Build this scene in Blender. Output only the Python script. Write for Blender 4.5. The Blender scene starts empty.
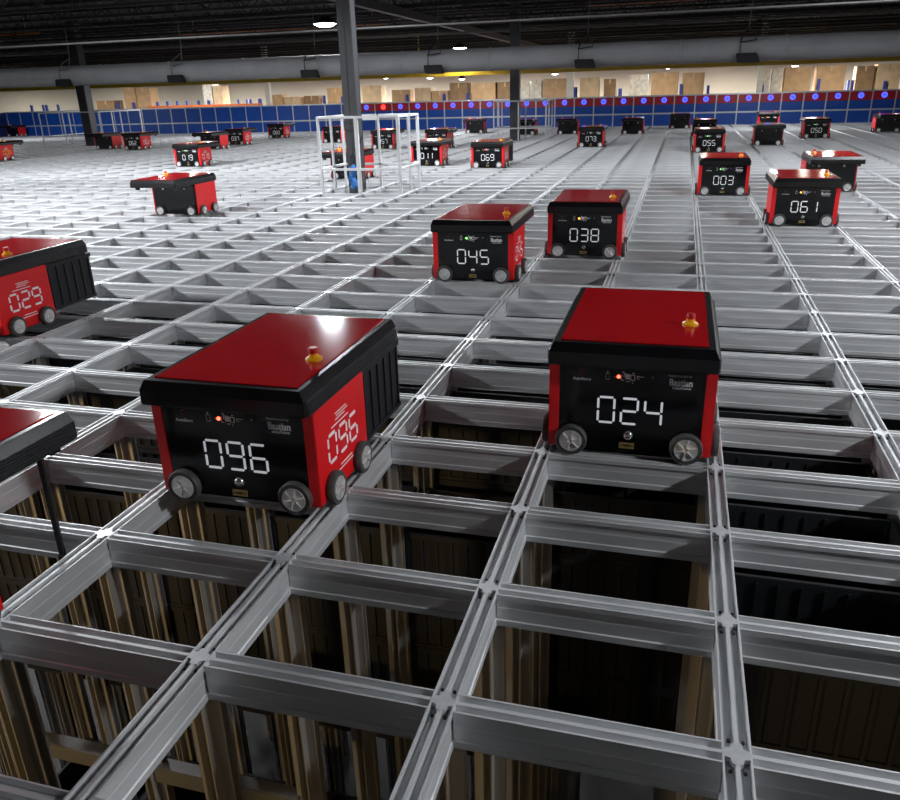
import bpy, bmesh, math, random
from mathutils import Vector, Matrix
random.seed(7)
S = bpy.context.scene
COL = S.collection
PX, PY = 0.705, 0.504868          # grid pitch across and in depth

# ------------------------------------------------------------------ materials
def mat(name, col, rough=0.5, metal=0.0, noise=0.0, scale=8.0, emit=None, strength=0.0,
        bump=0.0, stretch=(1, 1, 1), coat=0.0, spec=None, rvar=0.0):
    m = bpy.data.materials.new(name); m.use_nodes = True
    nt = m.node_tree; b = nt.nodes['Principled BSDF']
    b.inputs['Base Color'].default_value = (*col, 1)
    b.inputs['Roughness'].default_value = rough
    b.inputs['Metallic'].default_value = metal
    if coat: b.inputs['Coat Weight'].default_value = coat; b.inputs['Coat Roughness'].default_value = 0.08
    if spec is not None: b.inputs['Specular IOR Level'].default_value = spec
    if emit:
        b.inputs['Emission Color'].default_value = (*emit, 1)
        b.inputs['Emission Strength'].default_value = strength
    if noise or bump or rvar:
        tc = nt.nodes.new('ShaderNodeTexCoord'); mp = nt.nodes.new('ShaderNodeMapping')
        mp.inputs['Scale'].default_value = stretch
        nz = nt.nodes.new('ShaderNodeTexNoise'); nz.inputs['Scale'].default_value = scale
        nz.inputs['Detail'].default_value = 5
        nt.links.new(tc.outputs['Object'], mp.inputs['Vector']); nt.links.new(mp.outputs['Vector'], nz.inputs['Vector'])
        if noise:
            r = nt.nodes.new('ShaderNodeValToRGB')
            r.color_ramp.elements[0].position = 0.3; r.color_ramp.elements[1].position = 0.7
            r.color_ramp.elements[0].color = (*[c * (1 - noise) for c in col], 1)
            r.color_ramp.elements[1].color = (*[min(1, c * (1 + noise)) for c in col], 1)
            nt.links.new(nz.outputs['Fac'], r.inputs['Fac']); nt.links.new(r.outputs['Color'], b.inputs['Base Color'])
        if rvar:
            mr = nt.nodes.new('ShaderNodeMapRange')
            mr.inputs['To Min'].default_value = rough - rvar; mr.inputs['To Max'].default_value = rough + rvar
            nt.links.new(nz.outputs['Fac'], mr.inputs['Value']); nt.links.new(mr.outputs['Result'], b.inputs['Roughness'])
        if bump:
            bp = nt.nodes.new('ShaderNodeBump'); bp.inputs['Strength'].default_value = bump
            bp.inputs['Distance'].default_value = 0.003
            nt.links.new(nz.outputs['Fac'], bp.inputs['Height']); nt.links.new(bp.outputs['Normal'], b.inputs['Normal'])
    return m

M = dict(
    alu=mat('brushed aluminium', (.68, .69, .70), .46, .45, noise=.10, scale=3, stretch=(1, 1, 6), rvar=.02),
    column=mat('extruded aluminium upright', (.36, .35, .335), .42, .6, noise=.15, scale=4, stretch=(3, 3, .5)),
    plate=mat('cast node plate', (.66, .67, .69), .42, .5, noise=.1, scale=40),
    red=mat('gloss red panel', (.42, .006, .010), .09, 0, noise=.06, scale=6, spec=.4),
    redside=mat('satin red plastic', (.78, .008, .012), .4, 0, noise=.04, scale=6),
    black=mat('satin black plastic', (.006, .006, .008), .28, 0, noise=.2, scale=10),
    gloss=mat('gloss black front', (.004, .004, .005), .12, 0, noise=.2, scale=10, spec=.4),
    lidblack=mat('lid black metal', (.007, .007, .008), .24, .1, noise=.2, scale=9),
    fins=mat('black cooling fins', (.045, .045, .048), .35, .3, noise=.2, scale=9),
    tyre=mat('dark rubber', (.06, .06, .06), .65, 0, noise=.25, scale=30),
    hub=mat('machined hub', (.80, .80, .80), .3, .6, noise=.15, scale=30),
    digit=mat('white led digit', (.75, .76, .77), .5, 0, noise=.03, scale=50, emit=(.9, .93, 1), strength=.28),
    print=mat('white print', (.92, .90, .90), .5, 0, noise=.05, scale=60),
    amberdigit=mat('amber print', (.9, .55, .05), .5, 0, noise=.05, scale=60),
    printred=mat('red print', (.35, .02, .02), .5, 0, noise=.05, scale=60),
    swoosh=mat('blue print', (.012, .03, .11), .5, 0, noise=.05, scale=60),
    yellow=mat('yellow plastic', (.85, .38, .01), .35, 0, noise=.06, scale=20),
    cap=mat('red button cap', (.5, .01, .01), .3, 0, noise=.06, scale=20),
    brass=mat('brass tag', (.42, .30, .10), .4, .5, noise=.15, scale=60),
    steel=mat('steel dome', (.6, .6, .6), .25, .9, noise=.05, scale=20),
    ledred=mat('red led', (1, .05, .03), .4, 0, noise=.01, emit=(1, .06, .03), strength=9),
    ledgreen=mat('green led', (.1, 1, .1), .4, 0, noise=.01, emit=(.15, 1, .1), strength=5),
    ledorange=mat('orange led', (1, .4, .03), .4, 0, noise=.01, emit=(1, .28, .02), strength=8),
    bin=mat('dark grey bin plastic', (.005, .0065, .0095), .6, 0, noise=.2, scale=7),
    blue=mat('blue wall panel', (.004, .075, .42), .42, 0, noise=.1, scale=2),
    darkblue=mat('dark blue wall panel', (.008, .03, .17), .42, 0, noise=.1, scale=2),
    wallred=mat('red wall panel', (.50, .012, .026), .4, 0, noise=.08, scale=2),
    frame=mat('wall frame aluminium', (.62, .65, .68), .4, .4, noise=.08, scale=5),
    ringblue=mat('blue ring light', (.1, .15, 1), .4, 0, noise=.01, emit=(.03, .07, 1), strength=3.2),
    ringred=mat('red ring light', (1, .05, .03), .4, 0, noise=.01, emit=(1, .04, .03), strength=3.2),
    white=mat('white powder coat', (.60, .61, .62), .45, .1, noise=.05, scale=5),
    post=mat('grey building steel', (.040, .041, .045), .55, .1, noise=.15, scale=3),
    pale=mat('pale building steel', (.55, .54, .50), .6, 0, noise=.08, scale=3),
    duct=mat('grey fabric duct', (.30, .30, .31), .75, 0, noise=.08, scale=2, bump=.1),
    dark=mat('dark steel', (.012, .012, .013), .6, .2, noise=.3, scale=3),
    roof=mat('dark roof deck', (.010, .010, .011), .8, 0, noise=.3, scale=1.5),
    pipe=mat('galvanised pipe', (.13, .13, .13), .5, .4, noise=.15, scale=3),
    orange=mat('orange painted pipe', (.55, .17, .03), .5, 0, noise=.15, scale=3),
    crane=mat('yellow painted girder', (.72, .50, .03), .5, 0, noise=.1, scale=2),
    card=mat('cardboard', (.46, .30, .17), .8, 0, noise=.14, scale=3),
    card2=mat('pale cardboard', (.58, .43, .28), .8, 0, noise=.14, scale=3),
    card3=mat('dark cardboard', (.24, .15, .08), .8, 0, noise=.2, scale=3),
    wrap=mat('wrapped pale goods', (.62, .58, .52), .35, 0, noise=.25, scale=5, bump=.4),
    rackblue=mat('rack upright blue', (.02, .05, .30), .5, 0, noise=.1, scale=3),
    rackorange=mat('rack beam orange', (.62, .13, .03), .5, 0, noise=.1, scale=3),
    backwall=mat('cream wall', (.70, .66, .58), .8, 0, noise=.05, scale=.4),
    concrete=mat('concrete', (.014, .0135, .013), .7, 0, noise=.25, scale=1.2, bump=.1),
    lens=mat('lamp lens', (1, 1, 1), .3, 0, noise=.01, emit=(.80, .90, 1), strength=24),
    lensfar=mat('far lamp lens', (1, 1, 1), .3, 0, noise=.01, emit=(.95, .95, 1), strength=14),
    bluebag=mat('blue cable sleeve', (.02, .14, .42), .6, 0, noise=.15, scale=12),
    cable=mat('black cable', (.01, .01, .012), .6, 0, noise=.2, scale=20),
    sign=mat('white sign', (.8, .8, .8), .5, 0, noise=.03, scale=20),
)

# ------------------------------------------------------------------ mesh builder
class MB:
    def __init__(s): s.v = []; s.f = []
    def poly(s, pts):
        n = len(s.v); s.v += [tuple(p) for p in pts]; s.f.append(tuple(range(n, n + len(pts)))); return s
    def box(s, x0, x1, y0, y1, z0, z1):
        n = len(s.v)
        s.v += [(x0, y0, z0), (x1, y0, z0), (x1, y1, z0), (x0, y1, z0), (x0, y0, z1), (x1, y0, z1), (x1, y1, z1), (x0, y1, z1)]
        s.f += [tuple(n + k for k in q) for q in ((0, 3, 2, 1), (4, 5, 6, 7), (0, 1, 5, 4), (1, 2, 6, 5), (2, 3, 7, 6), (3, 0, 4, 7))]
        return s
    def loft(s, rings, cap=True):
        k = len(rings[0]); n = len(s.v)
        for r in rings: s.v += [tuple(p) for p in r]
        for a in range(len(rings) - 1):
            for b in range(k):
                c = (b + 1) % k
                s.f.append((n + a * k + b, n + a * k + c, n + (a + 1) * k + c, n + (a + 1) * k + b))
        if cap:
            s.f.append(tuple(n + b for b in reversed(range(k))))
            s.f.append(tuple(n + (len(rings) - 1) * k + b for b in range(k)))
        return s
    def prism(s, prof, axis, a, b):
        """extrude a 2D profile along 'x', 'y' or 'z'"""
        mp = {'x': lambda p, t: (t, p[0], p[1]), 'y': lambda p, t: (p[0], t, p[1]), 'z': lambda p, t: (p[0], p[1], t)}[axis]
        return s.loft([[mp(p, a) for p in prof], [mp(p, b) for p in prof]])
    def tube(s, p, q, r, n=12, r2=None):
        p = Vector(p); q = Vector(q); d = (q - p).normalized()
        u = d.cross(Vector((0, 0, 1)))
        if u.length < .01: u = d.cross(Vector((1, 0, 0)))
        u.normalize(); w = d.cross(u); r2 = r if r2 is None else r2
        cs = [(math.cos(2 * math.pi * k / n), math.sin(2 * math.pi * k / n)) for k in range(n)]
        return s.loft([[p + (u * c + w * t) * r for c, t in cs], [q + (u * c + w * t) * r2 for c, t in cs]])
    def lathe(s, prof, c, axis, n=24):
        """revolve (radius, height) pairs around an axis through c"""
        e = {'x': ((0, 1, 0), (0, 0, 1), (1, 0, 0)), 'y': ((0, 0, 1), (1, 0, 0), (0, 1, 0)), 'z': ((1, 0, 0), (0, 1, 0), (0, 0, 1))}[axis]
        u, w, a = (Vector(t) for t in e); c = Vector(c)
        rings = [[c + (u * math.cos(2 * math.pi * k / n) + w * math.sin(2 * math.pi * k / n)) * r + a * h for k in range(n)] for r, h in prof]
        return s.loft(rings)
    def path(s, pts, r, n=8):
        pts = [Vector(p) for p in pts]
        rings = []
        for k, p in enumerate(pts):
            d = (pts[min(k + 1, len(pts) - 1)] - pts[max(k - 1, 0)]).normalized()
            u = d.cross(Vector((.31, .11, .94)));  u.normalize(); w = d.cross(u)
            rings.append([p + (u * math.cos(2 * math.pi * j / n) + w * math.sin(2 * math.pi * j / n)) * r for j in range(n)])
        return s.loft(rings)
    def mesh(s, name, m, smooth=False, bevel=0.0):
        me = bpy.data.meshes.new(name); me.from_pydata(s.v, [], s.f)
        bm = bmesh.new(); bm.from_mesh(me)
        bmesh.ops.recalc_face_normals(bm, faces=bm.faces)
        if bevel: bmesh.ops.bevel(bm, geom=[e for e in bm.edges if len(e.link_faces) == 2 and e.calc_face_angle(0) > .6],
                                  offset=bevel, segments=2, affect='EDGES', clamp_overlap=True)
        bm.to_mesh(me); bm.free()
        me.materials.append(m)
        if smooth:
            for p in me.polygons: p.use_smooth = True
            try: me.set_sharp_from_angle(angle=math.radians(38))
            except Exception: pass
        return me

def ob(name, me, parent=None, loc=None):
    o = bpy.data.objects.new(name, me); COL.objects.link(o)
    if parent is not None: o.parent = parent
    if loc is not None: o.location = loc
    return o
def tag(o, label, cat, group=None, kind=None):
    o['label'] = label; o['category'] = cat
    if group: o['group'] = group
    if kind: o['kind'] = kind
    return o
def thing(name, label, cat, loc=(0, 0, 0), rz=0, group=None):
    o = bpy.data.objects.new(name, None); COL.objects.link(o)
    o.empty_display_size = .1; o.location = loc; o.rotation_euler.z = rz
    return tag(o, label, cat, group)
def structure(name, me):
    o = ob(name, me); o['kind'] = 'structure'; return o

def text_polys(txt, size, bold=0.0):
    """flat outline text as (verts, faces) in the XY plane, centred"""
    cu = bpy.data.curves.new('lettering', 'FONT'); cu.body = txt; cu.size = size; cu.offset = bold
    cu.align_x = 'CENTER'; cu.align_y = 'CENTER'; cu.resolution_u = 3; cu.extrude = 0.0004
    o = bpy.data.objects.new('lettering', cu); COL.objects.link(o)
    dg = bpy.context.evaluated_depsgraph_get(); me = bpy.data.meshes.new_from_object(o.evaluated_get(dg))
    v = [tuple(p.co) for p in me.vertices]; f = [tuple(p.vertices) for p in me.polygons]
    bpy.data.objects.remove(o); bpy.data.curves.remove(cu); bpy.data.meshes.remove(me)
    return v, f
def add_text(mb, txt, size, cx, cz, y, bold=0.0, sx=1.0):
    v, f = text_polys(txt, size, bold); n = len(mb.v)
    mb.v += [(cx + p[0] * sx, y - p[2], cz + p[1]) for p in v]; mb.f += [tuple(n + k for k in q) for q in f]

SEG = {'0': 'abcdef', '1': 'bc', '2': 'abged', '3': 'abgcd', '4': 'fgbc', '5': 'afgcd', '6': 'afgedc', '7': 'abc', '8': 'abcdefg', '9': 'abcdfg'}
def seg_quads(num, h, w, pitch, t):
    out = []; g = t * .12
    for k, ch in enumerate(num):
        cx = (k - (len(num) - 1) / 2) * pitch; x0, x1 = cx - w / 2 + t / 2, cx + w / 2 - t / 2
        zt, zm, zb = h / 2 - t / 2, 0, -h / 2 + t / 2
        P = {'a': ((x0, zt), (x1, zt)), 'g': ((x0, zm), (x1, zm)), 'd': ((x0, zb), (x1, zb)), 'f': ((x0, zm), (x0, zt)),
             'b': ((x1, zm), (x1, zt)), 'e': ((x0, zb), (x0, zm)), 'c': ((x1, zb), (x1, zm))}
        for s in SEG[ch]:
            (ax, az), (bx, bz) = P[s]; e = t * .62
            if az == bz:
                ax += e * .75; bx -= e * .75
                out.append([(ax, az), (ax + e * .5, az + t / 2), (bx - e * .5, az + t / 2), (bx, az), (bx - e * .5, az - t / 2), (ax + e * .5, az - t / 2)])
            else:
                az += e * .75; bz -= e * .75
                out.append([(ax, az), (ax + t / 2, az + e * .5), (ax + t / 2, bz - e * .5), (ax, bz), (ax - t / 2, bz - e * .5), (ax - t / 2, az + e * .5)])
    return out

# ------------------------------------------------------------------ robot
FY = -.236                                     # front face plane (local y)
WX, WR = .232, .066                            # wheel positions, radius
def build_robot_meshes():
    R = {}
    R['body'] = MB().box(-.318, .318, -.226, .228, .035, .40).box(-.27, .27, -.21, .215, .018, .036).mesh('body', M['black'], bevel=.004)
    R['front_panel'] = MB().prism([(-.286, .03), (.286, .03), (.286, .402), (-.286, .402)], 'y', FY + .002, -.226).mesh('front_panel', M['gloss'])
    R['back_panel'] = MB().box(-.30, .30, .228, .236, .03, .402).mesh('back_panel', M['gloss'])
    sp = MB()
    sp.box(.318, .329, -.236, .236, .03, .402).box(.286, .329, FY - .002, -.226, .03, .402)
    R['side_r'] = sp.mesh('side_panel', M['redside'], bevel=.003)
    sp = MB()
    sp.box(-.329, -.318, -.236, .236, .03, .402).box(-.329, -.286, FY - .002, -.226, .03, .402)
    R['side_l'] = sp.mesh('side_panel', M['redside'], bevel=.003)
    # lid: vertical skirt, chamfered shoulder, flat top rim
    def ring(x, y0, y1, z): return [(-x, y0, z), (x, y0, z), (x, y1, z), (-x, y1, z)]
    L0, L1 = -.292, .668
    lid = MB().loft([ring(.324, L0 + .006, L1 - .004, .404), ring(.326, L0, L1, .412), ring(.325, L0, L1, .462), ring(.309, L0 + .012, L1 - .012, .500), ring(.288, L0 + .042, L1 - .03, .500)])
    R['lid'] = lid.mesh('lid', M['lidblack'], bevel=.0025)
    for sx, nm in ((-1, 'fins_l'), (1, 'fins_r')):
        fn = MB(); prof = [(sx * .3235, .406)]
        for k in range(6):
            z = .406 + k * .0096
            prof += [(sx * .333, z + .0004), (sx * .333, z + .0046), (sx * .3262, z + .0050), (sx * .3262, z + .0092)]
        prof.append((sx * .3235, .4636))
        R[nm] = fn.prism(prof, 'y', L0 + .02, L1 - .012).mesh('cooling_fins', M['fins'])
    R['top_panel'] = MB().box(-.284, .284, L0 + .044, L1 - .034, .499, .5035).mesh('top_panel', M['red'], bevel=.0015)
    R['stop'] = MB().lathe([(.033, 0), (.033, .007), (.019, .017), (.017, .028)], (.215, .045, .503), 'z', 16).mesh('emergency_stop', M['yellow'], True)
    R['cap'] = MB().lathe([(.016, .026), (.018, .028), (.018, .046), (.015, .050)], (.215, .045, .503), 'z', 16).mesh('button_cap', M['cap'], True)
    def wheel(axis):
        t = MB().lathe([(.044, -.014), (.062, -.016), (WR, -.010), (WR, .010), (.062, .016), (.044, .014)], (0, 0, 0), axis, 28)
        tm = t.mesh('wheel', M['tyre'], True)
        h = MB().lathe([(.0, -.0145), (.010, -.019), (.014, -.0165), (.042, -.0165), (.0465, -.0178), (.047, 0), (.0465, .0178), (.042, .0165), (.014, .0165), (.010, .019), (.0, .0145)], (0, 0, 0), axis, 28)
        for k in range(6):                               # raised spokes on both faces
            an = k * math.pi / 3 + .3; c, s_ = math.cos(an), math.sin(an)
            for d in (-.0185, .0185):
                p, q = (c * .012, s_ * .012), (c * .042, s_ * .042)
                P = {'y': lambda a: (a[0], d, a[1]), 'x': lambda a: (d, a[0], a[1])}[axis]
                h.tube(P(p), P(q), .003, 6)
        return tm, h.mesh('hub', M['hub'], True)
    R['wheel_y'], R['hub_y'] = wheel('y'); R['wheel_x'], R['hub_x'] = wheel('x')
    R['dome'] = MB().lathe([(.020, 0), (.0195, -.006), (.014, -.013), (.006, -.016)], (0, FY + .002, .100), 'y', 18).mesh('dome_sensor', M['steel'], True)
    R['tag'] = MB().box(-.034, .027, FY - .001, FY + .002, .040, .066).mesh('rating_tag', M['brass'])
    tt = MB(); tt.lathe([(.004, 0), (.004, -.001)], (-.026, FY - .001, .053), 'y', 10); tt.lathe([(.004, 0), (.004, -.001)], (.019, FY - .001, .053), 'y', 10)
    tt.box(-.018, .011, FY - .0018, FY - .001, .050, .058)
    R['tagprint'] = tt.mesh('tag_print', M['cable'])
    y = FY + .0012
    lg = MB(); add_text(lg, 'AutoStore', .0170, -.196, .334, y, .0003); R['logo_text'] = lg.mesh('maker_lettering', M['print'])
    lm = MB()
    for k in range(10):                                   # small open swirl above the lettering
        a0, a1 = .9 + k * .5, .9 + (k + 1) * .5; r0, r1 = .013 - k * .0007, .0105 - k * .0007
        lm.poly([(-.196 + math.cos(a0) * r0, y - .0003, .364 + math.sin(a0) * r0), (-.196 + math.cos(a1) * r0, y - .0003, .364 + math.sin(a1) * r0),
                 (-.196 + math.cos(a1) * r1, y - .0003, .364 + math.sin(a1) * r1), (-.196 + math.cos(a0) * r1, y - .0003, .364 + math.sin(a0) * r1)])
    R['logo_mark'] = lm.mesh('maker_emblem', M['printred'])
    bs = MB(); add_text(bs, 'Bastian', .040, .192, .342, y, .0010, .80); add_text(bs, 'SOLUTIONS', .0115, .196, .3195, y, .0002, 1.15)
    add_text(bs, 'Implemented by', .0135, .188, .371, y, .0002); R['partner'] = bs.mesh('integrator_lettering', M['print'])
    sw = MB()
    for k in range(14):                                   # blue arc sweeping around the lettering
        a0, a1 = 1.2 + k * .26, 1.2 + (k + 1) * .26
        for_w = .004 * math.sin(math.pi * (k + .5) / 14) + .001
        pt = lambda a, d: (.180 + math.cos(a) * (.060 + d), y - .0001, .342 + math.sin(a) * (.026 + d))
        sw.poly([pt(a0, 0), pt(a1, 0), pt(a1, for_w), pt(a0, for_w)])
    R['swoosh'] = sw.mesh('integrator_swoosh', M['swoosh'])
    st = MB()                                             # little icons of the status strip
    for b in ((-.101, -.099, .338, .358), (-.087, -.085, .338, .358), (-.101, -.085, .338, .341), (-.101, -.085, .363, .366), (-.096, -.091, .370, .374),
              (-.068, -.062, .350, .352), (-.040, -.037, .338, .362), (-.040, -.028, .338, .341), (-.030, -.027, .352, .370), (-.036, -.028, .372, .375), (-.028, -.020, .365, .368),
              (-.024, -.006, .344, .366), (-.020, -.004, .333, .336), (-.004, -.001, .340, .364), (.012, .015, .340, .364), (-.004, .015, .361, .364), (-.004, .015, .340, .343),
              (.003, .012, .369, .372), (.004, .007, .326, .336), (.022, .026, .350, .360), (.026, .050, .356, .3585), (.024, .032, .346, .349), (.081, .086, .356, .361)):
        st.box(b[0], b[1], y - .0005, y + .001, b[2], b[3])
    R['status'] = st.mesh('status_icons', M['print'])
    R['led'] = {c: MB().lathe([(.0075, 0), (.006, -.004), (.002, -.005)], (-.050, y, .353), 'y', 12).mesh('status_led', M['led' + c], True) for c in ('red', 'green', 'orange')}
    dt = MB()
    for x in (-.16, .16): dt.lathe([(.014, 0), (.012, .005), (.004, .007)], (x, .236, .345), 'y', 14)
    R['sensor'] = dt.mesh('rear_sensors', M['print'], True)
    sl = MB()
    for k, (a, b) in enumerate(((-.06, .05), (-.05, .06), (-.06, .03))): sl.box(.3288, .3296, a, b, .330 - k * .012, .334 - k * .012)
    sl.box(.3288, .3296, -.10, .06, .288, .293)
    for k, (a, b) in enumerate(((-.04, .07), (-.06, .08))): sl.box(.3288, .3296, a, b, .112 - k * .016, .117 - k * .016)
    R['sideprint'] = sl.mesh('side_print', M['print'])
    hd = MB()
    for x in (-.27, .27):
        for yy in (.30, .60): hd.box(x - .02, x + .02, yy - .02, yy + .02, .372, .405)
    R['guides'] = hd.mesh('hoist_guides', M['black'])
    return R
RM = build_robot_meshes()
DIG = {}
def digits_mesh(num, amber=False):
    if num not in DIG:
        f = MB()
        for q in seg_quads(num, .119, .074, .0935, .0092): f.loft([[(x, FY + .003, z + .206) for x, z in q], [(x, FY + .0002, z + .206) for x, z in q]])
        s = MB()
        for q in seg_quads(num, .120, .085, .10, .0135): s.loft([[(.3285, x, z + .215) for x, z in q], [(.3300, x, z + .215) for x, z in q]])
        DIG[num] = (f.mesh('number_display', M['digit']), s.mesh('side_number', M['amberdigit'] if amber else M['print']))
    return DIG[num]

def robot(i0, j0, label, facing='F', num=None, led=None, amber=False):
    """i0 left rail, j0 near rail of the cell carrying the body; facing F shows the number, B the lifting side"""
    t = thing('storage_robot', label, 'robot', ((i0 + .5) * PX, (j0 + .5) * PY, 0.0), 0 if facing == 'F' else math.pi, 'storage robots on the grid')
    ob('body', RM['body'], t)
    fp = ob('front_panel', RM['front_panel'], t)
    if num: ob('number_display', digits_mesh(num, amber)[0], fp)
    ob('maker_lettering', RM['logo_text'], fp); ob('maker_emblem', RM['logo_mark'], fp)
    ob('integrator_lettering', RM['partner'], fp); ob('integrator_swoosh', RM['swoosh'], fp)
    ob('status_icons', RM['status'], fp)
    if led: ob('status_led', RM['led'][led], fp)
    tg = ob('rating_tag', RM['tag'], t); ob('tag_print', RM['tagprint'], tg)
    ob('dome_sensor', RM['dome'], t)
    bp = ob('back_panel', RM['back_panel'], t); ob('rear_sensors', RM['sensor'], bp)
    for k in ('side_l', 'side_r'):
        s = ob('side_panel', RM[k], t)
        if k == 'side_r':
            ob('side_print', RM['sideprint'], s)
            if num: ob('side_number', digits_mesh(num, amber)[1], s)
    ld = ob('lid', RM['lid'], t); ob('cooling_fins', RM['fins_l'], ld); ob('cooling_fins', RM['fins_r'], ld); ob('hoist_guides', RM['guides'], ld)
    ob('top_panel', RM['top_panel'], t)
    es = ob('emergency_stop', RM['stop'], t); ob('button_cap', RM['cap'], es)
    for x in (-WX, WX):
        for y in (-.247, .247):
            w = ob('wheel', RM['wheel_y'], t, (x, y, WR)); ob('hub', RM['hub_y'], w)
    for x in (-.345, .345):
        for y in (-.135, .135):
            w = ob('wheel', RM['wheel_x'], t, (x, y, WR)); ob('hub', RM['hub_x'], w)
    return t

robot(-1, 4, 'parked red and black robot showing 024, nearest at centre right', 'F', '024', 'red')
robot(-2.95, 2.55, 'large nearest robot numbered 096 with a bin under its lid', 'F', '096', 'red')
robot(-3, 9.95, 'red and black robot showing 045 on its front', 'F', '045', 'green')
robot(-1.93, 12.1, 'robot just behind and right of robot 045, orange light on its front', 'F', '038', 'orange')
robot(1, 16, 'red and black robot showing 061 with orange light', 'F', '061', 'orange')
robot(2, 22, 'robot seen from its lifting side, right behind robot 061', 'B')
robot(0, 21, 'red and black robot showing 003 with green light', 'F', '003', 'green')
robot(0, 36, 'small robot showing 055 behind robot 003', 'F', '055', 'green')
robot(2, 40, 'all black robot back with two pale sensors, behind robot 003 to the right', 'B')
robot(3, 56, 'red edged robot half hidden behind the black robot at right', 'F', None, 'orange')
robot(-1, 57, 'tiny black robot back close to the blue wall, left of robot 055', 'B')
robot(0, 47, 'black robot back mostly hidden behind robot 055', 'B')
robot(4, 45, 'small robot showing 050 near the wall at right', 'F', '050', 'green')
robot(7.1, 49.5, 'robot with dark back and bright red lid at the right edge', 'B')
robot(-6, 29, 'robot showing 069 with red light and lifted bin', 'F', '069', 'red')
robot(-11, 55, 'small black robot back before the red wall panels, upper middle', 'B')
robot(-8, 52, 'robot behind the guard frame of the second column', 'B')
robot(-6, 52, 'small black robot back right of the second guard frame', 'B')
robot(-4, 40, 'small robot showing 073 in the upper middle', 'F', '073')
robot(-3, 51, 'small black robot back right of robot 073', 'B')
robot(-12, 40, 'robot showing 057 seen through the white guard frame', 'F', '057')
robot(-8, 30, 'robot showing 011 right beside the white guard frame', 'F', '011')
robot(-9.8, 40, 'robot with orange red front behind robot 011', 'F')
robot(-9, 25, 'robot with overhanging lid seen behind the near guard frame posts', 'B')
robot(-16, 46, 'small dark red robot seen through the left of the near guard frame', 'F')
robot(-16, 30, 'red sided robot showing 019 on the left', 'F', '019', 'green')
robot(-9.85, 16.2, 'robot with orange red lid overhanging toward the viewer, left middle', 'B')
robot(-20, 41, 'dark robot with overhanging lid behind robot 019', 'B')
robot(-20.4, 44.8, 'robot showing 037 beside the dark one behind robot 019', 'F', '037')
robot(-21, 52, 'small robot showing 060 close to the blue wall', 'F', '060')
robot(-24, 41.3, 'robot showing 062 in the pair at upper left', 'F', '062')
robot(-26, 42.2, 'black robot back paired with robot 062 by the far left column', 'B')
robot(-43.6, 60.9, 'tiny robot by the wall in the far left corner', 'B')
robot(-26.3, 33.6, 'robot cut by left edge with amber number on red side', 'F', '008', None, True)
robot(-7.2, 5.82, 'large robot at the left edge, red side and dark lifted bin', 'F', '029')
near = robot(-3.92, .07, 'robot lid with ribbed edge cut by the left frame, nearest left', 'F', '017')
hb = MB()
for x in (-.155, .155):
    hb = MB(); hb.box(x - .011, x + .011, .652, .662, -.075, .406).box(x - .014, x + .014, .648, .664, -.10, -.07)
    ob('hoist_band', hb.mesh('hoist_band', M['cable']), near)

# ------------------------------------------------------------------ bins
def bin_mesh():
    b = MB(); X, Y, H, T = .311, .222, .325, .008
    b.box(-X + .01, X - .01, -Y + .01, Y - .01, 0, .010)
    b.box(-X, X, -Y, -Y + T, 0, H).box(-X, X, Y - T, Y, 0, H).box(-X, -X + T, -Y + T, Y - T, 0, H).box(X - T, X, -Y + T, Y - T, 0, H)
    for sy in (-1, 1):
        a, c = (-Y - .007, -Y) if sy < 0 else (Y, Y + .007)
        b.box(-X - .007, X + .007, a, c, H - .03, H).box(-X, X, a, c, .0, .02)
        for k in range(9):
            x = -X + .02 + k * (2 * X - .04) / 8; b.box(x - .006, x + .006, a, c, .02, H - .03)
            a2, c2 = (-Y + T, -Y + T + .006) if sy < 0 else (Y - T - .006, Y - T)
            b.box(x - .004, x + .004, a2, c2, .01, H - .02)
    for sx in (-1, 1):
        a, c = (-X - .007, -X) if sx < 0 else (X, X + .007)
        b.box(a, c, -Y, Y, H - .03, H).box(a, c, -Y, Y, 0, .02)
        for k in range(6):
            y = -Y + .02 + k * (2 * Y - .04) / 5; b.box(a, c, y - .006, y + .006, .02, H - .03)
    return b.mesh('storage_bin', M['bin'])
BIN = bin_mesh()
def place_bin(i, j, z, label='dark ribbed plastic bin stacked in a cell beneath the grid rails', group='bins stacked under the grid'):
    o = ob('storage_bin', BIN, None, ((i + .5) * PX, (j + .5) * PY, z)); return tag(o, label, 'bin', group)
place_bin(-2.95, 3.49, .072, 'dark bin hoisted under the lid behind robot 096', None)
place_bin(-7.2, 6.74, .072, 'dark bin hoisted under the lid of the left edge robot', None)
place_bin(-6, 29.98, .072, 'dark bin hoisted under the lid of robot 069', None)
for i in range(-9, 4):
    for j in range(1, 12):
        if i <= -1:
            if j <= 3: top = None
            elif j == 4: top = -.50 if i < -1 else -.20
            else: top = -.14
        else:
            top = None if j <= 1 else -.14
        if i < -6 and j < 5: continue
        if i > 1 and j < 7: continue
        if top is None: continue
        if j > 4 and random.random() < .15: top -= .328
        deep = 4 if (j <= 5) else 1
        for k in range(deep): place_bin(i, j, top - .328 * (k + 1))

for i in range(-5, 2):
    for j in range(0, 4):
        if i >= 0 and j > 1: continue
        for k in (5, 4): place_bin(i, j, -4.2 + .328 * k, 'dark plastic bin at the bottom of a deep cell under the front rails', 'bins deep under the front rails')
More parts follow.
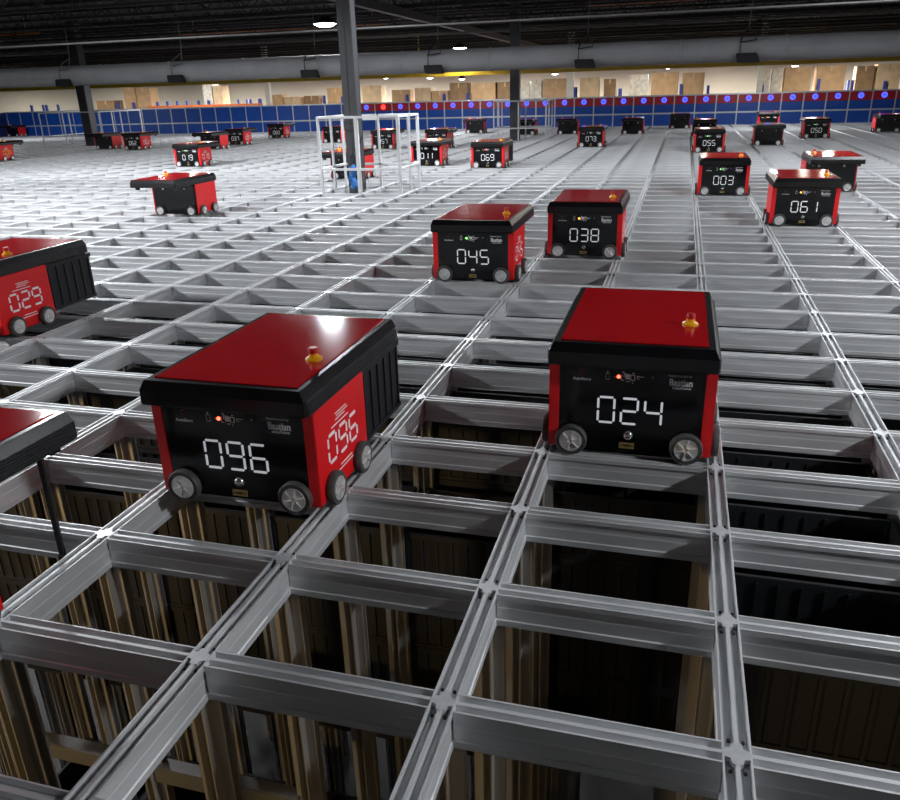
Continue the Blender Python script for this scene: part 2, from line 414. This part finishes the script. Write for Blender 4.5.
# ------------------------------------------------------------------ the grid
grid = thing('storage_grid', 'bright aluminium storage grid of double track rails the robots drive on', 'grid')
I0, I1, J0, J1 = -44, 16, -1, 62
HW = .033
def profile():
    half = [(.033, -.115), (.033, -.094), (.0295, -.091), (.0295, -.050), (.0285, -.047), (.0285, -.020), (.033, -.016), (.033, 0), (.0282, 0), (.0272, -.020), (.0060, -.020), (.0050, 0)]
    return half + [(-x, z) for x, z in reversed(half)]
PROF = profile()
for i in range(I0, I1 + 1):
    ob('lengthwise_rail', MB().prism(PROF, 'y', J0 * PY, J1 * PY).mesh('lengthwise_rail', M['alu']), grid, (i * PX, 0, 0))
crm = MB()
for i in range(I0, I1): crm.prism(PROF, 'x', i * PX + HW - .001, (i + 1) * PX - HW + .001)
crm = crm.mesh('cross_rail', M['alu'])
for j in range(J0, J1 + 1): ob('cross_rail', crm, grid, (0, j * PY, 0))
npm = MB()
npm.prism([(.035, 0), (.029, .012), (.015, .016), (.012, .030), (0, .036), (-.012, .030), (-.015, .016), (-.029, .012), (-.035, 0), (-.029, -.012), (-.015, -.016), (-.012, -.030), (0, -.036), (.012, -.030), (.015, -.016), (.029, -.012)], 'z', -.0135, .0008)
NPM = npm.mesh('node_plate', M['plate'])
scr = MB()
for sx in (-1, 1):
    for sy in (-1, 1): scr.lathe([(.0045, -.012), (.0045, -.0065), (.003, -.006)], (sx * .0165, sy * .046, 0), 'z', 10)
SCR = scr.mesh('node_screws', M['cable'])
nodes = [(i, j) for j in range(1, 16) for i in range(-10, 4)]
def vis(i, j):
    x, y = i * PX + .227, j * PY + .995
    return -.87 < (x + .29 * y) / (y * .96 - .28 * x + .3) < .62
nodes = [n for n in nodes if vis(*n)]
nodes.sort(key=lambda n: (n[0] * PX + .227) ** 2 + (n[1] * PY + .995) ** 2)
for i, j in nodes[:96]:
    o = ob('node_plate', NPM, grid, (i * PX, j * PY, 0)); ob('node_screws', SCR, o)
cm = MB(); cm.box(-.018, .018, -.018, .018, -4.2, -.115)
for sx in (-1, 1):
    for sy in (-1, 1):
        cm.box(sx * .016 - .0025, sx * .016 + .0025, *sorted((sy * .018, sy * .052)), -4.2, -.115)
        cm.box(*sorted((sx * .018, sx * .052)), sy * .016 - .0025, sy * .016 + .0025, -4.2, -.115)
CMM = cm.mesh('upright', M['column'])
ups = [(i, j) for j in range(0, 10) for i in range(-7, 4) if vis(i, j) or (j == 0 and -4 < i < 3)]
ups.sort(key=lambda n: (n[0] * PX + .227) ** 2 + (n[1] * PY + .995) ** 2)
for i, j in ups[:98]: ob('upright', CMM, grid, (i * PX, j * PY, 0))
br = MB().box(-2.66, -1.45, .97, 1.03, -1.14, -1.06)
ob('brace_bar', br.mesh('brace_bar', M['pipe'], bevel=.004), grid)

# ------------------------------------------------------------------ barrier wall at the far side
WY = 31.75
PW = .752
wx0 = -31.45
wall = thing('barrier_wall', 'blue and red panelled barrier wall with pale frame along the grid end', 'wall', (0, WY, 0))
NP = 55
ZT, ZM = 1.06, .42
rp = MB().box(0, PW, -.012, .012, 0, ZT - .0)  # measure only
def wpart(name, m, x0, x1, y0, y1, z0, z1, par=wall, bev=0): return ob(name, MB().box(x0, x1, y0, y1, z0, z1).mesh(name, m, bevel=bev), par)
low = MB().box(.02, PW - .02, -.01, .01, -.05, ZM - .02).mesh('lower_panel', M['blue'])
upb = MB().box(.02, PW - .02, -.01, .01, ZM + .02, ZT - .02).mesh('upper_panel', M['blue'])
upr = MB().box(.02, PW - .02, -.01, .01, ZM + .02, .745).mesh('upper_panel', M['blue'])
redp = MB().box(.02, PW - .02, -.03, .01, .745, ZT - .02).mesh('red_panel', M['wallred'])
pst = MB().box(-.022, .022, -.03, .03, -.1, ZT).mesh('post', M['frame'])
rgm = {c: MB().lathe([(.058, 0), (.094, 0), (.094, -.02), (.058, -.02), (.058, 0)], (PW / 2, -.03, .895), 'y', 20).mesh('ring_light', M['ring' + c], True) for c in ('blue', 'red')}
RED0 = int(round((-15.4 - wx0) / PW))
RED0 = 24
for k in range(NP):
    x = wx0 + k * PW
    ob('post', pst, wall, (x, 0, 0)); ob('lower_panel', low, wall, (x, 0, 0))
    if k < RED0: ob('upper_panel', upb, wall, (x, 0, 0))
    else:
        ob('upper_panel', upr, wall, (x, 0, 0)); r = ob('red_panel', redp, wall, (x, 0, 0))
        ob('ring_light', rgm['red' if k == RED0 + 1 else 'blue'], r)
xe = wx0 + NP * PW
wpart('top_rail', M['frame'], wx0, xe, -.035, .035, ZT - .03, ZT + .02)
wpart('middle_rail', M['frame'], wx0, xe, -.034, .03, ZM - .028, ZM + .028)
side = thing('side_barrier', 'dark blue panelled barrier along the left end of the grid', 'wall', (wx0 - .03, WY, 0))
for k in range(12):
    ob('panel', MB().box(-.01, .01, -(k + 1) * PW + .02, -k * PW - .02, -.1, ZT).mesh('panel', M['darkblue']), side)
    ob('post', MB().box(-.02, .03, -(k + 1) * PW - .02, -(k + 1) * PW + .02, -.1, ZT).mesh('post', M['darkblue']), side)

# ------------------------------------------------------------------ columns with guard frames
def column(x, y, label, w=.26):
    m = MB()
    m.box(-w / 2, w / 2, -w / 2, -w / 2 + .02, -4.2, 3.95).box(-w / 2, w / 2, w / 2 - .02, w / 2, -4.2, 3.95).box(-.01, .01, -w / 2, w / 2, -4.2, 3.95)
    m.box(-w / 2, w / 2, -w / 2 + .02, w / 2 - .02, -4.2, 3.95)
    t = thing('building_column', label, 'column', (x, y, 0))
    ob('shaft', m.mesh('shaft', M['post'], bevel=.006), t)
    ob('cap_plate', MB().box(-.22, .22, -.22, .22, 3.86, 3.9).mesh('cap_plate', M['post']), t)
    return t
c1 = column(-5.20, 11.12, 'dark grey steel column rising through the near guard frame', .215)
c2 = column(-5.12, 23.68, 'dark steel column inside the smaller guard frame at mid distance', .27)
c3 = column(-20.3, 23.68, 'dark steel column at the far left inside a guard frame', .34)
sl = MB().path([(-.12 + .02 * math.sin(k), -.17, .05 + k * .033) for k in range(11)], .058, 10)
sleeve = ob('cable_sleeve', sl.mesh('cable_sleeve', M['bluebag'], True)); sleeve.location = (-5.08, 11.12, 0)
tag(sleeve, 'blue cable sleeve standing against the near column inside the guard frame', 'cable')
cb = MB().path([(-.12, -.17, .36), (-.14, -.17, .5), (-.08, -.165, .62), (.02, -.16, .70), (.06, -.15, .82)], .012, 8)
o = ob('power_cable', cb.mesh('power_cable', M['cable'], True)); o.location = (-5.08, 11.12, 0)
tag(o, 'thin black cable looping up the near column above the blue sleeve', 'cable')

def guard(x0, x1, y0, y1, posts, label, h=1.13, w=.036, plate=True):
    t = thing('guard_frame', label, 'frame', ((x0 + x1) / 2, (y0 + y1) / 2, 0))
    cx, cy = (x0 + x1) / 2, (y0 + y1) / 2
    for (x, y, k) in posts:
        ww = w * k
        ob('post', MB().box(x - ww / 2 - cx, x + ww / 2 - cx, y - ww / 2 - cy, y + ww / 2 - cy, 0, h).mesh('post', M['white'], bevel=.003), t)
    def bar(nm, a, b, c, d, z): ob(nm, MB().box(a - w / 2 - cx, b + w / 2 - cx, c - w / 2 - cy, d + w / 2 - cy, z - w / 2, z + w / 2).mesh(nm, M['white'], bevel=.003), t)
    for z, nm in ((h - w / 2, 'top_rail'), (.36, 'middle_rail')):
        bar(nm, x0 + w, x1 - w, y0, y0, z); bar(nm, x0 + w, x1 - w, y1, y1, z)
        bar(nm, x0, x0, y0 + w, y1 - w, z); bar(nm, x1, x1, y0 + w, y1 - w, z)
    if plate: ob('notice_plate', MB().box(.10, .32, y0 - cy - .03, y0 - cy - .018, h - .06, h + .01).mesh('notice_plate', M['sign']), t)
    return t
gx0, gx1, gy0, gy1 = -8 * PX + .06, -6.09 * PX, 21 * PY + .02, 22.9 * PY
guard(gx0, gx1, gy0, gy1, [(gx0, gy0, 1), (-7.03 * PX, gy0, 1.5), (gx1, gy0, 1.3), (gx0, gy1, 1), (-7.03 * PX, gy1, 1.0), (gx1, gy1, 1.2), (gx0, 22 * PY, 1), (gx1, 22 * PY, 1)],
      'white aluminium guard frame around the nearest column')
g2 = (-8 * PX, -5.8 * PX, 45.7 * PY, 48 * PY)
guard(*g2, [(g2[0], g2[2], 1), (-6.95 * PX, g2[2], 1), (g2[1], g2[2], 1.2), (g2[0], g2[3], 1), (-6.95 * PX, g2[3], 1), (g2[1], g2[3], 1), (g2[0], 46.8 * PY, 1), (g2[1], 46.8 * PY, 1)],
      'white guard frame around the mid distance column', plate=False)
g3 = (-21.4, -19.0, 22.6, 24.8)
guard(*g3, [(g3[0], g3[2], 1), (-20.2, g3[2], 1), (g3[1], g3[2], 1), (g3[0], g3[3], 1), (-20.2, g3[3], 1), (g3[1], g3[3], 1), (g3[0], 23.7, 1), (g3[1], 23.7, 1)],
      'pale guard frame around the far left column', plate=False)

# ------------------------------------------------------------------ duct, hangers, pipes, roof
dm = MB()
xs = [-40 + k * 2.2 for k in range(25)]
prof = []
for x in xs: prof += [(.252, x - .03), (.262, x - .025), (.262, x + .025), (.252, x + .03), (.258, x + 1.1)]
dm.lathe(prof, (0, 0, 0), 'x', 32)
duct = ob('air_duct', dm.mesh('air_duct', M['duct'], True)); duct.location = (0, 19, 2.12)
tag(duct, 'long round grey air duct crossing below the dark roof', 'duct')
HX = [(-16.75, 'first'), (-13.2, 'second'), (-9.35, 'third'), (-6.1, 'fourth'), (-2.5, 'fifth'), (1.0, 'sixth')]
for x, nm in HX:
    t = thing('duct_hanger', 'wire hung strap with dark box under the duct, %s from the left' % nm, 'hanger', (x, 18.68, 1.95), 0, 'hangers along the duct')
    ob('wire', MB().tube((0, .32, .62), (.05, .32, 2.0), .010, 6).mesh('wire', M['pipe']), t)
    st = MB().path([(-.16, -.02, .30), (-.12, .1, .47), (0, .32, .62), (.12, .1, .47), (.16, -.02, .34), (-.16, -.02, .30), (-.16, -.02, .02)], .016, 6)
    ob('strap', st.mesh('strap', M['pipe'] if nm in ('first', 'second') else M['dark']), t)
    ob('box', MB().loft([[(-.20, -.20, -.10), (.26, -.20, -.10), (.26, -.02, -.12), (-.20, -.02, -.12)], [(-.24, -.14, .08), (.18, -.14, .08), (.18, -.02, .08), (-.24, -.02, .08)]]).mesh('box', M['dark'], bevel=.01), t)
for y, z, r, m, lab in ((14.8, 2.62, .020, 'pipe', 'thin galvanised pipe crossing the upper picture in front of the duct'), (24, 3.05, .03, 'pipe', 'thin grey pipe behind the duct under the roof')):
    o = ob('roof_pipe', MB().tube((-32, 0, 0), (14, 0, 0), r, 12).mesh('roof_pipe', M[m], True)); o.location = (0, y, z); tag(o, lab, 'pipe')
for y, z, x0, x1, nm in ((21, 3.42, -22, -19.3, 'left part'), (25, 3.5, -17, -9.5, 'left middle part'), (23, 3.52, -3, 6, 'right part')):
    o = ob('sprinkler_pipe', MB().tube((x0, 0, 0), (x1, 0, 0), .045, 10).tube((x0 + .5, 0, 0), (x0 + .5, 0, 3.98 - z), .01, 6).tube((x1 - .5, 0, 0), (x1 - .5, 0, 3.98 - z), .01, 6).mesh('sprinkler_pipe', M['orange'], True)); o.location = (0, y, z)
    tag(o, 'orange sprinkler pipe among the dark roof trusses, %s' % nm, 'pipe')
jm = MB()
jm.box(-46, 16, -.05, .05, 3.88, 3.96).box(-46, 16, -.04, .04, 3.30, 3.36)
n = 0; x = -46
while x < 15.5:
    jm.tube((x, 0, 3.34), (x + .5, 0, 3.9), .016, 5); jm.tube((x + .5, 0, 3.9), (x + 1.0, 0, 3.34), .016, 5); x += 1.0
JM = jm.mesh('roof_joist', M['dark'])
for k in range(20):
    o = ob('roof_joist', JM); o.location = (0, 15 + k * 1.9, 0); tag(o, 'dark open web roof joist spanning under the black ceiling', 'joist', 'roof joists')
o = ob('roof_girder', MB().box(-.08, .08, 6, 45, 3.12, 3.30).mesh('roof_girder', M['post'])); o.location = (-6.9, 0, 0)
tag(o, 'grey girder running away under the roof trusses, top middle', 'girder')
o = ob('crane_girder', MB().tube((-30, 0, 0), (-30, 0, 1.82), .03, 8).tube((-12, 0, 0), (-12, 0, 1.82), .03, 8).tube((8, 0, 0), (8, 0, 1.82), .03, 8).box(-46, 14, -.06, .06, -.09, .06).box(-46, 14, -.12, .12, -.10, -.09).mesh('crane_girder', M['crane'])); o.location = (0, 36, 2.16)
tag(o, 'yellow painted girder seen just under the duct beyond the wall', 'girder')

# ------------------------------------------------------------------ building shell
structure('floor', MB().box(-60, 30, -14, 75, -4.4, -4.2).mesh('floor', M['concrete']))
structure('ceiling', MB().box(-60, 30, -14, 75, 3.97, 4.1).mesh('ceiling', M['roof']))
structure('wall_back', MB().box(-60, 30, 56, 56.2, -4.2, 3.97).mesh('wall_back', M['backwall']))
structure('wall_left', MB().box(-60.2, -60, -14, 75, -4.2, 3.97).mesh('wall_left', M['backwall']))
structure('wall_right', MB().box(30, 30.2, -14, 75, -4.2, 3.97).mesh('wall_right', M['post']))
structure('wall_front', MB().box(-60, 30, -14.2, -14, -4.2, 3.97).mesh('wall_front', M['post']))

# ------------------------------------------------------------------ camera
F_PX = 784.3215
yaw, pit, rol = -0.28364086, 0.37524344, -0.0293562
f = Vector((math.sin(yaw) * math.cos(pit), math.cos(yaw) * math.cos(pit), -math.sin(pit)))
r = f.cross(Vector((0, 0, 1))).normalized(); u = r.cross(f)
c, s = math.cos(rol), math.sin(rol)
r, u = c * r + s * u, -s * r + c * u
CAM = Vector((-0.227203, -0.995049, 1.43955))
cd = bpy.data.cameras.new('camera'); cam = bpy.data.objects.new('camera', cd); COL.objects.link(cam)
cam.matrix_world = Matrix(((r.x, u.x, -f.x, CAM.x), (r.y, u.y, -f.y, CAM.y), (r.z, u.z, -f.z, CAM.z), (0, 0, 0, 1)))
cd.sensor_fit = 'HORIZONTAL'; cd.sensor_width = 36; cd.lens = F_PX / 900 * 36; cd.clip_start = .05; cd.clip_end = 300
S.camera = cam
def at(x, y, Y):
    d = f + r * ((x - 450) / F_PX) + u * ((400 - y) / F_PX); t = (Y - CAM.y) / d.y; return CAM + d * t

# ------------------------------------------------------------------ racks and cartons behind the wall
RY = 42.0
SH = .90
rack = thing('pallet_rack', 'long pallet rack with blue uprights and orange beams behind the barrier wall', 'rack', (0, RY, -4.2))
upx = [36, 51, 122, 138, 162, 172, 182, 203, 213, 243, 255, 265, 328, 346, 410, 447, 470, 516, 575, 620, 680, 707, 760, 815, 848, 880]
tall = {328: .5, 575: .55, 680: .55, 707: .45, 815: .6, 848: .5}
for k, x in enumerate(upx):
    X = at(x, 100, RY).x; z1 = SH + 4.2 + tall.get(x, .42)
    ob('upright', MB().box(X - .06, X + .06, -.55, -.43, 0, z1).box(X - .05, X + .05, .43, .55, 0, z1).mesh('upright', M['rackblue']), rack)
for z in (-1.2, SH):
    ob('beam', MB().box(-46, 14, -.56, -.50, z + 4.2 - .13, z + 4.2).box(-46, 14, .5, .56, z + 4.2 - .13, z + 4.2).mesh('beam', M['rackorange']), rack)
ob('high_beam', MB().box(at(153, 103, RY).x, at(266, 103, RY).x, -.6, -.54, SH + 4.2 + .08, SH + 4.2 + .19).mesh('high_beam', M['rackorange']), rack)
ob('deck', MB().box(-46, 14, -.54, .54, SH + 4.2, SH + 4.2 + .02).mesh('deck', M['pale']), rack)
ORD = 'first second third fourth fifth sixth seventh eighth ninth tenth eleventh twelfth thirteenth fourteenth fifteenth sixteenth seventeenth eighteenth nineteenth twentieth twenty-first twenty-second twenty-third twenty-fourth twenty-fifth twenty-sixth twenty-seventh twenty-eighth twenty-ninth thirtieth'.split()
cart = [(95, 113, 101, 'card3'), (121, 133, 86, 'card'), (134, 148, 88, 'card'), (201, 210, 84, 'wrap'), (211, 220, 86, 'card2'), (268, 281, 95, 'card'), (283, 299, 97, 'card2'), (303, 318, 96, 'card3'), (326, 343, 88, 'card'), (361, 380, 86, 'card2'),
        (391, 409, 90, 'card'), (414, 430, 88, 'card2'), (431, 447, 91, 'card'), (449, 467, 83, 'card3'), (471, 495, 83, 'card'), (497, 512, 82, 'card3'), (518, 529, 82, 'wrap'), (531, 541, 80, 'wrap'), (543, 569, 79, 'card'),
        (580, 599, 78, 'card2'), (604, 616, 79, 'card3'), (630, 648, 75, 'wrap'), (652, 679, 73, 'card'), (683, 705, 73, 'card'), (761, 771, 70, 'wrap'), (773, 783, 69, 'wrap'), (786, 813, 67, 'card'), (818, 847, 66, 'card'), (858, 876, 66, 'card3'), (879, 903, 64, 'card2')]
NMS = {'card': 'tan cardboard carton', 'card2': 'pale tan carton', 'card3': 'dark brown carton', 'wrap': 'pale wrapped carton stack'}
for k, (a, b, t, m) in enumerate(cart):
    A = at(a, t, RY - .5); B = at(b, t, RY - .5); z1 = max(A.z, SH + .25)
    q = MB().box(-(B.x - A.x) / 2, (B.x - A.x) / 2, -.41, .41, 0, z1 - SH - .021)
    w = (B.x - A.x) / 2
    o = ob('carton', q.mesh('carton', M[m], bevel=.012)); o.location = ((A.x + B.x) / 2, RY, SH + .021)
    tag(o, '%s on the rack behind the wall, %s carton from the left' % (NMS[m], ORD[k]), 'carton', 'cartons on the back rack')
    tp = MB().box(-.03, .03, -.413, .413, z1 - SH - .021, z1 - SH - .018).box(-.03, .03, -.414, -.409, z1 - SH - .25, z1 - SH - .019)
    ob('tape', tp.mesh('tape', M['card2'] if m != 'card2' else M['card']), o)
for x, w, nm in ((570, .32, 'left'), (268, .26, 'far left'), (759, .25, 'right')):
    p = at(x, 90, 40.2)
    o = ob('pale_column', MB().box(-w / 2, w / 2, -w / 2, w / 2, -4.2, 3.95).mesh('pale_column', M['pale'], bevel=.01)); o.location = (p.x, 40.2, 0)
    tag(o, 'pale building column standing before the back rack, %s one' % nm, 'column')

# ------------------------------------------------------------------ lamps
HOUS = MB().lathe([(.02, .30), (.09, .28), (.12, .16), (.17, .10), (.21, .02), (.21, 0), (.19, 0), (.17, .03)], (0, 0, 0), 'z', 24).mesh('housing', M['dark'], True)
LENS = MB().lathe([(.02, -.05), (.12, -.035), (.185, .0), (.185, .015)], (0, 0, 0), 'z', 24).mesh('lens', M['lens'], True)
LENF = MB().lathe([(.02, -.05), (.12, -.035), (.185, .0), (.185, .015)], (0, 0, 0), 'z', 24).mesh('lens', M['lensfar'], True)
def high_bay(p, watts, label, group=None, far=False, rad=.20, col=(.93, .96, 1), size=1.0):
    t = thing('high_bay_lamp', label, 'lamp', p, 0, group)
    h = ob('housing', HOUS, t); l = ob('lens', LENF if far else LENS, t); l.scale = (size, size, size); h.scale = (size, size, .7 if size > 1 else 1)
    ob('stem', MB().tube((0, 0, .28), (0, 0, max(.4, 3.97 - p[2])), .012, 8).mesh('stem', M['dark']), t)
    if watts:
        ld = bpy.data.lights.new('lamp_light', 'AREA'); ld.shape = 'DISK'; ld.size = rad * 2; ld.energy = watts; ld.color = col
        lo = bpy.data.objects.new('lamp_light', ld); COL.objects.link(lo); lo.parent = t; lo.location = (0, 0, -.06)
def atz(x, y, Z):
    d = f + r * ((x - 450) / F_PX) + u * ((400 - y) / F_PX); t = (Z - CAM.z) / d.z; return CAM + d * t
high_bay(atz(325, 24, 3.2), 700, 'bright round lamp hanging beside the nearest column, largest in view', size=1.6)
high_bay(atz(145, 64, 3.2), 700, 'bright round lamp at upper left just above the duct', size=1.6)
high_bay(atz(460, 48, 3.2), 700, 'bright round lamp above the duct, right of the nearest column', size=1.6)
for x, y, wt in ((-9.5, .6, 900), (-16, 2, 380), (5.0, .6, 500), (-13, 6.0, 480), (-7.5, 6.5, 260), (3, 6.5, 130), (8, 9, 200), (-19, 10, 240), (-12, 12, 480), (-3.5, 11, 260), (-6.5, 12.5, 260), (2.6, 12.5, 240)):
    high_bay((x, y, 3.35), wt, 'round high bay lamp hanging above the near grid', 'high bay lamps over the near grid')
for x in (-27, -17.5, -8.5, 2.5):  # lamps added out of sight to brighten the barrier wall
    high_bay((x, 26.5, 2.36), 220, 'added round lamp hanging low behind the duct, before the barrier wall', 'added lamps hidden behind the duct')
for x in (-34, -26, -18, -10, -2, 6):  # added, unseen: they light the carton fronts
    high_bay((x, 38.2, 2.95), 300, 'added round lamp over the back rack, hidden behind the duct', 'added lamps over the back rack', True, col=(1, .93, .80))
for x in (-52, -42, -32, -21, -10, 1, 11):  # extra unseen lamps, added to brighten the back wall
    high_bay((x, 50, 2.75), 700, 'added round lamp near the cream wall at the very back, hidden behind the duct', 'added lamps by the back wall', True, col=(1, .95, .85))
FARL = [(285, 77, 'first'), (305, 80, 'second'), (386, 78, 'third'), (430, 78, 'fourth'), (462, 79, 'fifth'), (555, 74, 'sixth'), (668, 68, 'seventh'), (795, 66, 'eighth'), (819, 57, 'ninth')]
for x, y, nm in FARL:
    p = at(x, y, 46 if y > 60 else 44); p.z = p.z
    high_bay(p, 1500, 'small far lamp below the duct line, %s from the left' % nm, 'far lamps beyond the wall', True, col=(1, .93, .80))
def added_strip_lamp(p, target, watts, label):  # added lamp out of view, gilds the uprights below the rails
    t = thing('added_strip_lamp', label, 'lamp', p)
    d = (Vector(target) - Vector(p)); q = d.to_track_quat('-Z', 'Y')
    t.rotation_mode = 'QUATERNION'; t.rotation_quaternion = q
    ob('added_hood', MB().box(-.60, .60, .032, .038, -1.7, .06).mesh('added_hood', M['dark']), t)  # added plate that blocks the warm light from the robots above
    ob('housing', MB().box(-.52, .52, -.04, .04, .0, .06).mesh('housing', M['dark'], bevel=.01), t)
    ob('lens', MB().box(-.50, .50, -.03, .03, -.012, .0).mesh('lens', mat('added warm lens', (1, .8, .5), .4, 0, noise=.01, emit=(1, .62, .25), strength=6)), t)
    ld = bpy.data.lights.new('lamp_light', 'AREA'); ld.shape = 'RECTANGLE'; ld.size = 1.0; ld.size_y = .05; ld.energy = watts; ld.color = (1, .66, .28)
    lo = bpy.data.objects.new('lamp_light', ld); COL.objects.link(lo); lo.parent = t; lo.location = (0, 0, -.02)
added_strip_lamp((-5.2, -3.2, -.06), (-1.9, 1.5, -.06), 150, 'added unseen warm strip lamp near the front edge of the grid, left side')
added_strip_lamp((2.8, -3.2, -.06), (.8, 1.5, -.06), 32, 'added unseen warm strip lamp near the front edge of the grid, right side')

# ------------------------------------------------------------------ world and view
w = bpy.data.worlds.new('world'); S.world = w; w.use_nodes = True
w.node_tree.nodes['Background'].inputs['Color'].default_value = (.016, .018, .021, 1)
w.node_tree.nodes['Background'].inputs['Strength'].default_value = .3
S.view_settings.view_transform = 'Standard'; S.view_settings.look = 'None'; S.view_settings.gamma = 1
S.view_settings.use_curve_mapping = False; S.view_settings.exposure = 0.0
